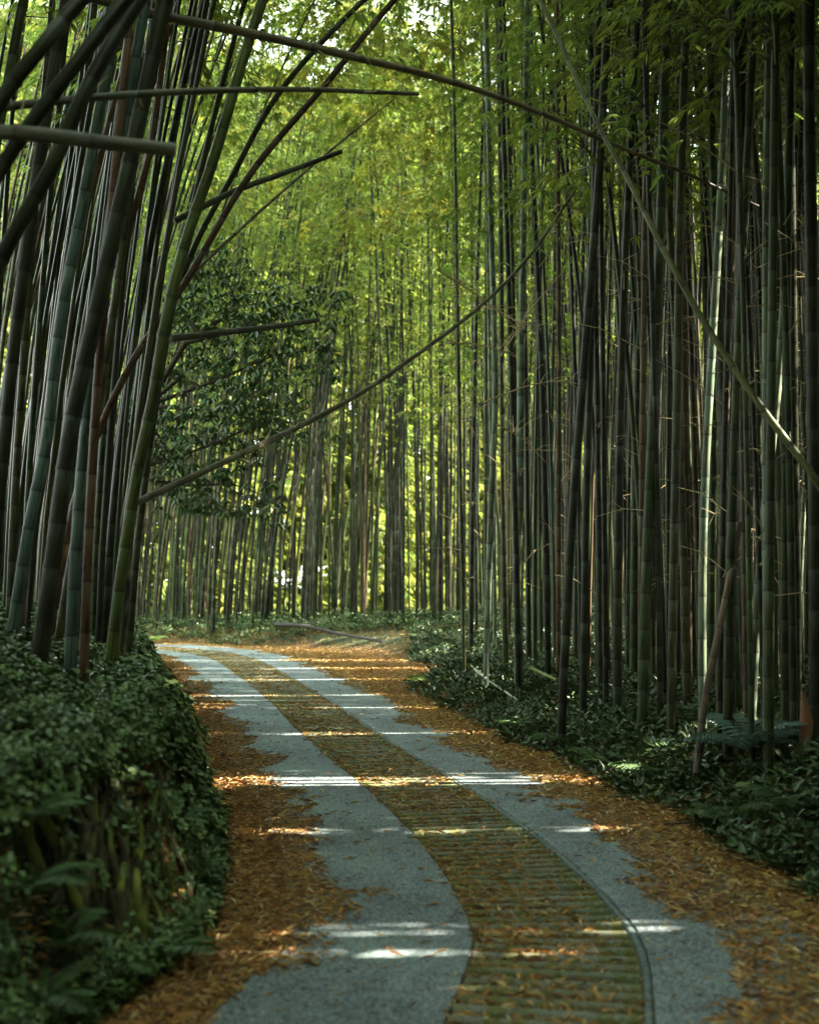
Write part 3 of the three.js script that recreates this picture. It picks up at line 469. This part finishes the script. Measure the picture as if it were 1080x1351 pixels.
// ------------------------------------------------------------------ broadleaf tree behind the left culms
{
  const r = rng(601), base = V(-4.3, 0, -17.2); base.y = terrain(base.x, base.z) - 0.05;
  const t = thing('broadleaf_tree', 'small broadleaf tree with dark glossy leaves behind the leaning bank culms', 'tree'); t.position.copy(base);
  const rel = (px, py, d) => at(px, py, d).sub(base);
  const trunk = [V(0, 0, 0), V(0.15, 1.1, 0.1), V(0.45, 2.2, 0.3), V(0.9, 3.1, 0.5), V(1.4, 3.9, 0.6)];
  const tc = polyCurve(trunk); const tp = [], tr = []; for (let i = 0; i <= 14; i++) { tp.push(tc.fn(i / 14)); tr.push(lerp(0.085, 0.035, i / 14)); }
  mesh('trunk', tube(tp, tr, 9), M.bark, t);
  const L = new Leaves(), dir = V(), side = V();
  const limbs = [[[2, 0], [250, 640, 16.6], [310, 640, 16.2], [350, 655, 16]], [[2, 0], [270, 590, 16.4], [340, 560, 16], [405, 540, 15.8]], [[3, 0], [290, 500, 16.6], [360, 470, 16.2], [430, 460, 15.9]], [[4, 0], [330, 430, 16.5], [380, 405, 16.2], [425, 385, 16]], [[3, 0], [270, 460, 17], [240, 410, 17.2], [225, 380, 17.4]], [[4, 0], [310, 400, 17], [290, 360, 17.2], [270, 330, 17.4]], [[2, 0], [220, 600, 17], [200, 560, 16.8], [190, 520, 16.6]], [[3, 0], [300, 540, 16], [330, 520, 15.6], [372, 498, 15.3]]];
  for (const l of limbs) {
    const pts = [trunk[l[0][0]].clone(), ...l.slice(1).map((a) => rel(...a))], c = polyCurve(pts), a = [], rd = [];
    for (let i = 0; i <= 10; i++) { a.push(c.fn(i / 10)); rd.push(lerp(0.03, 0.006, i / 10)); }
    mesh('limb', tube(a, rd, 6), M.bark, t);
    for (let k = 0; k < 120; k++) {
      const o = c.fn(0.3 + 0.7 * r()), spread = 0.42, q = V(o.x + (r() - 0.5) * 2 * spread, o.y + (r() - 0.6) * 1.5 * spread, o.z + (r() - 0.5) * 2 * spread), tone = leafTone(r, [0.065, 0.125, 0.042]), az = r() * 6.28;
      for (let i = 0; i < 6; i++) {
        const b = az + i * 1.05 + r() * 0.5; dir.set(Math.cos(b), -0.3 - 0.7 * r(), Math.sin(b)).normalize(); side.set(-Math.sin(b), (r() - 0.5) * 0.9, Math.cos(b)); side.addScaledVector(dir, -side.dot(dir)).normalize();
        const ln = 0.085 + 0.06 * r(); L.oval(q, dir, side, ln, ln * 0.42, tone);
      }
    }
  }
  mesh('crown', L.geo(), M.broad, t);
}

// ------------------------------------------------------------------ bank plants, undergrowth and litter
function clusterGeo(seed, n, len, wid) {
  const r = rng(seed), L = new Leaves(), d = V(), s = V();
  for (let i = 0; i < n; i++) { const a = i / n * 6.28 + r() * 0.7, o = V(Math.cos(a) * 0.03 + (r() - 0.5) * 0.08, 0.04 * r(), Math.sin(a) * 0.03 + (r() - 0.5) * 0.08); d.set(Math.cos(a), 0.15 + 0.6 * r(), Math.sin(a)).normalize(); s.set(-Math.sin(a), (r() - 0.5) * 0.7, Math.cos(a)); s.addScaledVector(d, -s.dot(d)).normalize(); const k = 0.75 + 0.5 * r(), c = 0.8 + 0.4 * r(); L.oval(o, d, s, len * k, wid * k, [c, c, c]); }
  return L.geo();
}
function cover(name, label, geo, mat, list, r, base) {
  const im = new THREE.InstancedMesh(geo, mat, list.length), m = new THREE.Matrix4(), q = new THREE.Quaternion(), q2 = new THREE.Quaternion(), col = new THREE.Color(), up = V(0, 1, 0);
  list.forEach(([p, n, k, c], i) => { q.setFromUnitVectors(up, n); q2.setFromAxisAngle(up, r() * 6.283); q.multiply(q2); m.compose(p, q, V(k, k, k)); im.setMatrixAt(i, m); const t = c ?? leafTone(r, base); im.setColorAt(i, col.setRGB(...t)); });
  im.name = numbered(name); scene.add(im); kind(im, 'stuff'); return tag(im, label, 'ground cover');
}
function normalAt(x, z) { const e = 0.06, hx = terrain(x + e, z) - terrain(x - e, z), hz = terrain(x, z + e) - terrain(x, z - e); return V(-hx / (2 * e), 1, -hz / (2 * e)).normalize(); }
const ivyA = clusterGeo(21, 8, 0.05, 0.036), ivyB = clusterGeo(22, 8, 0.07, 0.03);
function roadPoint(s, off) { const t = clamp(s / ROADLEN, 0, 0.9999) * RN, i = Math.floor(t), f = t - i, a = road[i], b = road[i + 1]; return [lerp(a.x + a.nx * off, b.x + b.nx * off, f), lerp(a.z + a.nz * off, b.z + b.nz * off, f)]; }
{
  const r = rng(701), list = [], far = [];
  for (let i = 0; i < 56000; i++) {
    const s = lerp(11.5, 37, Math.pow(r(), 1.1)), face = r() < 0.5, off = -(face ? 1.62 + 0.5 * r() : 1.95 + 3.2 * Math.pow(r(), 1.3)), [x, z] = roadPoint(s, off);
    if (z > -3.5 || z < -25.5) continue;
    const n = normalAt(x, z), h = terrain(x, z), top = n.y > 0.75;
    if (!top && -z < 7.2 && -z > 4.7 && h > 0.03 && h < 0.8 && r() < 0.88) continue;          // bare strips on the near bank face where the roots show
    n.y += 0.5; n.x += (r() - 0.5) * 0.8; n.z += (r() - 0.5) * 0.8; n.normalize();
    const p = V(x, h, z).addScaledVector(n, 0.03 + 0.16 * r() * r());
    list.push([p, n, (0.65 + 0.75 * r()) * (-z < 7.2 ? 0.66 : 1), null]);
  }
  cover('ivy_cover', 'dark glossy ivy carpet covering the left bank', ivyA, M.ivy, list, r, [0.06, 0.115, 0.032]);
  const right = [];
  for (let i = 0; i < 26000; i++) {
    const z = -lerp(4.5, 27, Math.pow(r(), 0.9)), x = lerp(0, 0.36 * -z + 1, r()), s = lateral(x, z), wide = sstep(-17.5, -21, z), foot = lerp(1.55, 3.0, wide) + 0.22 * N3(x * 1.3, z * 1.3);
    if (s < foot || (s > foot + 1.3 && r() < 0.6)) continue;
    const h = terrain(x, z), mound = sstep(foot, foot + 0.5, s), n = V((r() - 0.5) * 1.1, 1, (r() - 0.5) * 1.1).normalize();
    right.push([V(x, h + 0.02 + mound * (0.2 * r() * (0.6 + 0.8 * Math.abs(N3(x * 1.1, z * 1.1, 3)))), z), n, 0.6 + 0.75 * r(), null]);
  }
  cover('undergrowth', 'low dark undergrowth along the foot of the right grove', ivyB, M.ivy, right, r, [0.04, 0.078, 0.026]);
  for (let i = 0; i < 11000; i++) {
    const z = -lerp(27.5, 33, r()), x = lerp(-11, 8, r()), s = lateral(x, z); if (Math.abs(s) < 1.75 + 0.3 * N3(x, z)) continue;
    far.push([V(x, terrain(x, z) + 0.28 * r() * r(), z), V((r() - 0.5), 1, (r() - 0.5)).normalize(), 0.6 + 0.7 * r(), null]);
  }
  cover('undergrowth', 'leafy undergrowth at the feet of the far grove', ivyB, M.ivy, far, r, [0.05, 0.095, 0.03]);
}
{ // fallen leaves
  const L = new Leaves(), r = rng(801), list = [];
  L.add(V(-0.055, 0, 0), V(1, 0.12, 0).normalize(), V(0, 0, 1), 0.08, 0.012, [1, 1, 1], 0.3);
  const tones = [[0.46, 0.235, 0.06], [0.37, 0.175, 0.055], [0.49, 0.31, 0.085], [0.2, 0.105, 0.045], [0.55, 0.41, 0.19], [0.32, 0.2, 0.07]];
  for (let i = 0; i < 700000 && list.length < 230000; i++) {
    const s = lerp(11, 44, Math.pow(r(), 1.5)), off = lerp(-1.95, s > 29 && r() < 0.6 ? 6 : 2.6, r()), [x, z] = roadPoint(s, off);
    if (z > -3.2 || Math.abs(x) > 0.34 * -z + 0.3) continue;
    const a = Math.abs(off), n = N3(x * 1.4, z * 1.1, 5), n2 = N3(x * 5, z * 4, 8); let keep, y = 0;
    if (a < RIB + 0.02) { keep = 0.66 + 0.45 * n + 0.3 * n2 - 0.5 * sstep(0.05, 0.36, off) * sstep(-12, -6, z); y = 0.012 + 0.024 * r(); }
    else if (a < 1.25) { const edge = off < 0 ? lerp(0.98, 1.3, sstep(-6.6, -5, z)) : lerp(0.72, 1.0, sstep(-7, -13, z)); keep = sstep(edge - 0.12, edge + 0.12, a + 0.32 * n + 0.16 * n2) * 0.95 + 0.012; y = 0.037 + 0.008 * r(); }
    else { keep = 1; y = Math.max(terrain(x, z, lateral(x, z)), 0) + 0.004 + 0.035 * r(); if (off > 1.6 && -z < 18 && r() < 0.5) continue; }
    if (r() > keep) continue;
    const k = tones[Math.floor(r() * tones.length)], j = 0.7 + 0.6 * r(), yel = off > 1 && r() < 0.3 ? 1.25 : 1;
    list.push([V(x, y, z), V((r() - 0.5) * 0.7, 1, (r() - 0.5) * 0.7).normalize(), (r() < 0.12 ? 0.9 : 0.4) + 0.5 * r(), [k[0] * j, k[1] * j * yel, k[2] * j]]);
  }
  cover('leaf_litter', 'orange-brown fallen bamboo leaves strewn along the lane', L.geo(), M.litter, list, r).userData.category = 'leaves';
}
{ // mossy roots and stems hanging down the near face of the left bank
  const r = rng(802), lit = [0.27, 0.31, 0.04], brown = [0.12, 0.1, 0.035];
  const list = [[95, 1010, 120, 1210], [125, 1020, 160, 1255], [150, 1000, 178, 1262], [170, 1000, 212, 1238], [58, 1030, 92, 1240], [30, 1000, 60, 1200], [140, 1015, 150, 1250], [185, 1010, 205, 1180], [232, 1000, 252, 1130], [78, 1040, 108, 1225], [112, 1000, 138, 1230], [198, 1020, 236, 1225], [104, 1060, 128, 1235], [155, 1060, 186, 1262], [165, 1090, 196, 1255], [45, 1010, 70, 1190], [15, 990, 35, 1150], [210, 1000, 228, 1150], [88, 1000, 100, 1130], [134, 1100, 168, 1265]];
  list.forEach(([x0, y0, x1, y1], i) => {
    // walk down the bank face: both ends are found on the terrain
    const pts = [], hit = (px, py) => { for (let d = 4.2; d < 12; d += 0.02) { const p = at(px, py, d); if (p.y <= terrain(p.x, p.z) + 0.03) return p; } return at(px, py, 6); };
    for (let k = 0; k <= 9; k++) { const f = k / 9, p = hit(lerp(x0, x1, f) + 9 * Math.sin(f * 6 + i * 2), lerp(y0, y1, f)); p.x += 0.05; p.y += 0.01; pts.push(p); }
    const moss = r() < 0.75, c = moss ? lit : brown, cols = pts.map((_, k) => { const q = 0.7 + 0.6 * r(), m = N3(k * 0.9, i * 3.3) > 0.1; const b = m ? brown : c; return [b[0] * q, b[1] * q, b[2] * q]; });
    const w = 0.01 + 0.016 * r(), base = pts[pts.length - 1].clone(), rel = pts.map((p) => p.clone().sub(base));
    const cv = polyCurve(rel), pp = [], rr = [], cc = []; for (let k = 0; k <= 24; k++) { pp.push(cv.fn(k / 24)); rr.push(w * (0.8 + 0.3 * k / 24) * (0.85 + 0.35 * r())); cc.push(cols[Math.min(9, Math.round(k / 24 * 9))]); }
    const m = mesh('hanging_root', tube(pp, rr, 7, cc), M.mossRoot); m.position.copy(base);
    tag(m, moss ? 'moss-covered root hanging down the bank face above the litter' : 'bare brown root hanging down the bank face above the litter', 'root', moss ? 'mossy roots on the bank face' : 'brown roots on the bank face');
  });
}
// ferns
function frondGeo(seed, len) {
  const r = rng(seed), L = new Leaves(), n = 15, d = V(), s = V();
  const pt = (t) => V(len * (t - 0.12 * t * t), len * (0.55 * t - 0.62 * t * t), 0);
  for (let i = 1; i <= n; i++) for (const sd of [-1, 1]) {
    const t = 0.12 + 0.88 * i / n, o = pt(t), w = len * 0.3 * Math.sin(Math.PI * Math.pow(1 - t * 0.94, 0.75)) + 0.01;
    d.set(0.45, -0.25 - 0.2 * r(), sd).normalize(); s.set(1, 0.1, -0.45 * sd).normalize(); const c = 0.85 + 0.3 * r(); L.add(o, d, s, w, len * 0.062, [c, c, c], 0.05);
  }
  for (let i = 0; i < 6; i++) { const a = pt(i / 6), b = pt((i + 1) / 6); d.subVectors(b, a); const l = d.length(); d.normalize(); L.add(a, d, V(0, 0, 1), l * 1.25, 0.012, [0.8, 0.8, 0.6]); }
  return L.geo();
}
const fronds = [frondGeo(31, 0.5), frondGeo(32, 0.6)];
function fern(p, size, n, mat, label, group, seed) {
  const r = rng(seed), t = thing('fern', label, 'fern', group); t.position.copy(p);
  for (let i = 0; i < n; i++) { const m = mesh('frond', fronds[i % 2], mat, t), k = size * (0.75 + 0.45 * r()); m.rotation.set(0, i / n * 6.283 + r() * 0.5, 0.25 + 0.35 * r(), 'YXZ'); m.scale.setScalar(k); }
}
const fernMat = (c, n) => { const m = M.fern.clone(); m.name = n; m.color.setRGB(...c); return m; };
const fernGreen = fernMat([0.06, 0.115, 0.03], 'fern_green'), fernBlue = fernMat([0.085, 0.15, 0.11], 'fern_blue'), fernYellow = fernMat([0.14, 0.2, 0.03], 'fern_yellow');
const groundAt = (px, py) => { for (let d = 4; d < 40; d += 0.03) { const p = at(px, py, d); if (p.y <= terrain(p.x, p.z) + 0.02) return p; } return at(px, py, 30); };
fern(groundAt(985, 1030).add(V(0, 0.2, 0)), 0.95, 13, fernBlue, 'large pale blue-green fern at the edge of the right grove', undefined, 1);
[[800, 1010, 0.6], [870, 1030, 0.7], [1050, 1080, 0.8], [960, 1090, 0.6], [740, 985, 0.6], [1030, 1010, 0.7], [690, 960, 0.6]].forEach(([x, y, k], i) => fern(groundAt(x, y), k, 8, fernGreen, 'dark green fern in the undergrowth of the right verge', 'ferns on the right verge', 40 + i));
[[60, 1260, 0.5], [20, 1180, 0.5], [110, 1290, 0.45], [40, 1330, 0.55], [190, 1275, 0.55], [225, 1090, 0.4], [250, 1170, 0.4], [20, 1090, 0.45]].forEach(([x, y, k], i) => fern(groundAt(x, y).add(V(0.03, 0, 0)), k, 8, fernGreen, 'dark fern growing from the face of the left bank', 'ferns on the left bank', 60 + i));
fern(groundAt(570, 905), 0.8, 8, fernYellow, 'yellow-green fern at the corner of the right undergrowth', undefined, 81);
fern(groundAt(195, 850), 0.9, 9, fernYellow, 'sunlit yellow-green fern on top of the left bank by the bend', undefined, 82);
// log, sticks, sheaths, dry twigs
function stick(name, pts, w0, w1, col, mat, label, category, seed, group) {
  const r = rng(seed), base = pts[0].clone(), c = polyCurve(pts.map((p) => p.clone().sub(base))), pp = [], rr = [], cc = [];
  for (let k = 0; k <= 16; k++) { const f = k / 16; pp.push(c.fn(f)); rr.push(lerp(w0, w1, f) / 2 * (0.9 + 0.2 * r())); const q = 0.75 + 0.5 * r(); cc.push(col.map((v) => v * q)); }
  const m = mesh(name, tube(pp, rr, 9, cc), mat); m.position.copy(base); return tag(m, label, category, group);
}
const lift = (p, h) => V(p.x, p.y + h, p.z);
stick('fallen_log', [lift(groundAt(362, 850), 0.42), lift(groundAt(400, 851), 0.4), lift(groundAt(445, 852), 0.26), lift(groundAt(505, 853), 0.1)], 0.1, 0.05, [0.035, 0.028, 0.02], M.dead, 'dark fallen log lying in front of the far grove', 'log', 1);
stick('fallen_stick', [lift(groundAt(626, 915), 0.3), lift(groundAt(650, 925), 0.2), lift(groundAt(684, 938), 0.12)], 0.035, 0.025, [0.4, 0.42, 0.3], M.dead, 'pale broken stick lying on the right undergrowth', 'stick', 2);
stick('fallen_stick', [lift(groundAt(700, 920), 0.34), lift(groundAt(734, 935), 0.3)], 0.04, 0.03, [0.17, 0.22, 0.04], M.dead, 'short yellow-green stick between the right grove stems', 'stick', 3);
stick('fallen_stick', [lift(groundAt(875, 1093), 0.03), lift(groundAt(925, 1092), 0.04)], 0.02, 0.012, [0.14, 0.09, 0.045], M.dead, 'thin brown stick on the litter of the right verge', 'stick', 4);
stick('fallen_stick', [lift(groundAt(468, 1114), 0.02), lift(groundAt(484, 1115), 0.015)], 0.012, 0.008, [0.2, 0.11, 0.05], M.dead, 'tiny brown twig alone on the left wheel track', 'stick', 5);
stick('fallen_stick', [lift(groundAt(288, 999), 0.02), lift(groundAt(330, 1000), 0.03)], 0.02, 0.012, [0.09, 0.06, 0.03], M.dead, 'thin dark stick in the litter beside the left bank', 'stick', 6);
{
  const sh = (px, py, h, w, turn, col, label, seed) => {                                          // a culm sheath: a curved, pointed scale
    const p = groundAt(px, py), g = new THREE.BufferGeometry(), pos = [], idx = [], n = 8, r = rng(seed);
    for (let i = 0; i <= n; i++) for (let k = 0; k <= 6; k++) { const f = i / n, a = (k / 6 - 0.5) * 2.2, ww = w * Math.sin(Math.PI * (0.35 + 0.65 * f)) + 0.004; pos.push(Math.sin(a) * ww, f * h, Math.cos(a) * ww * 0.7 + f * f * h * 0.25 + 0.004 * r()); }
    for (let i = 0; i < n; i++) for (let k = 0; k < 6; k++) { const a = i * 7 + k; idx.push(a, a + 1, a + 7, a + 1, a + 8, a + 7); }
    g.setAttribute('position', new THREE.Float32BufferAttribute(pos, 3)); g.setIndex(idx); g.computeVertexNormals();
    const mm = new THREE.MeshStandardMaterial({ name: 'sheath', color: new THREE.Color().setRGB(...col), roughness: 0.7, side: THREE.DoubleSide }), m = mesh('culm_sheath', g, mm); m.position.copy(p); m.rotation.y = turn; tag(m, label, 'sheath');
  };
  sh(1068, 1012, 0.55, 0.07, -0.6, [0.2, 0.09, 0.04], 'red-brown papery culm sheath at the foot of the thick dark culm', 1);
  sh(1056, 1020, 0.28, 0.05, 0.5, [0.2, 0.24, 0.18], 'small pale green culm sheath beside the red-brown one', 2);
}
{ // pale dry twigs caught in the right grove
  const list = [[575, 355, 13.5, 700, 450, 14], [590, 452, 13.5, 690, 475, 14], [660, 470, 14, 745, 355, 14.5], [735, 270, 13.4, 792, 300, 13.8], [640, 530, 13.8, 760, 500, 14.4], [690, 430, 14, 625, 405, 14.2], [655, 560, 14.2, 720, 610, 14.5]];
  list.forEach(([x0, y0, d0, x1, y1, d1], i) => {
    const r = rng(950 + i), a = at(x0, y0, d0), b = at(x1, y1, d1), g = thing('dry_branch', 'pale dry bamboo branch caught among the right grove stems', 'branch', 'dry branches in the right grove'); g.position.copy(a);
    const e = V().subVectors(b, a), c = polyCurve([V(0, 0, 0), e.clone().multiplyScalar(0.5).add(V(0, 0.06, 0)), e]), pp = [], rr = []; for (let k = 0; k <= 8; k++) { pp.push(c.fn(k / 8)); rr.push(lerp(0.011, 0.004, k / 8)); }
    const st = mesh('stem', tube(pp, rr, 5), M.dry, g);
    for (let k = 0; k < 7; k++) { const o = c.fn(0.2 + 0.78 * r()), q = V(o.x + (r() - 0.3) * 0.5, o.y + (r() - 0.4) * 0.4, o.z + (r() - 0.5) * 0.4); mesh('twig', tube([o, o.clone().lerp(q, 0.5).add(V(0, 0.03, 0)), q], [0.006, 0.004, 0.002], 4), M.dry, st); }
  });
}

scene.traverse((o) => { if (o.isMesh) { o.castShadow = true; o.receiveShadow = true; } });
renderer.render(scene, camera);
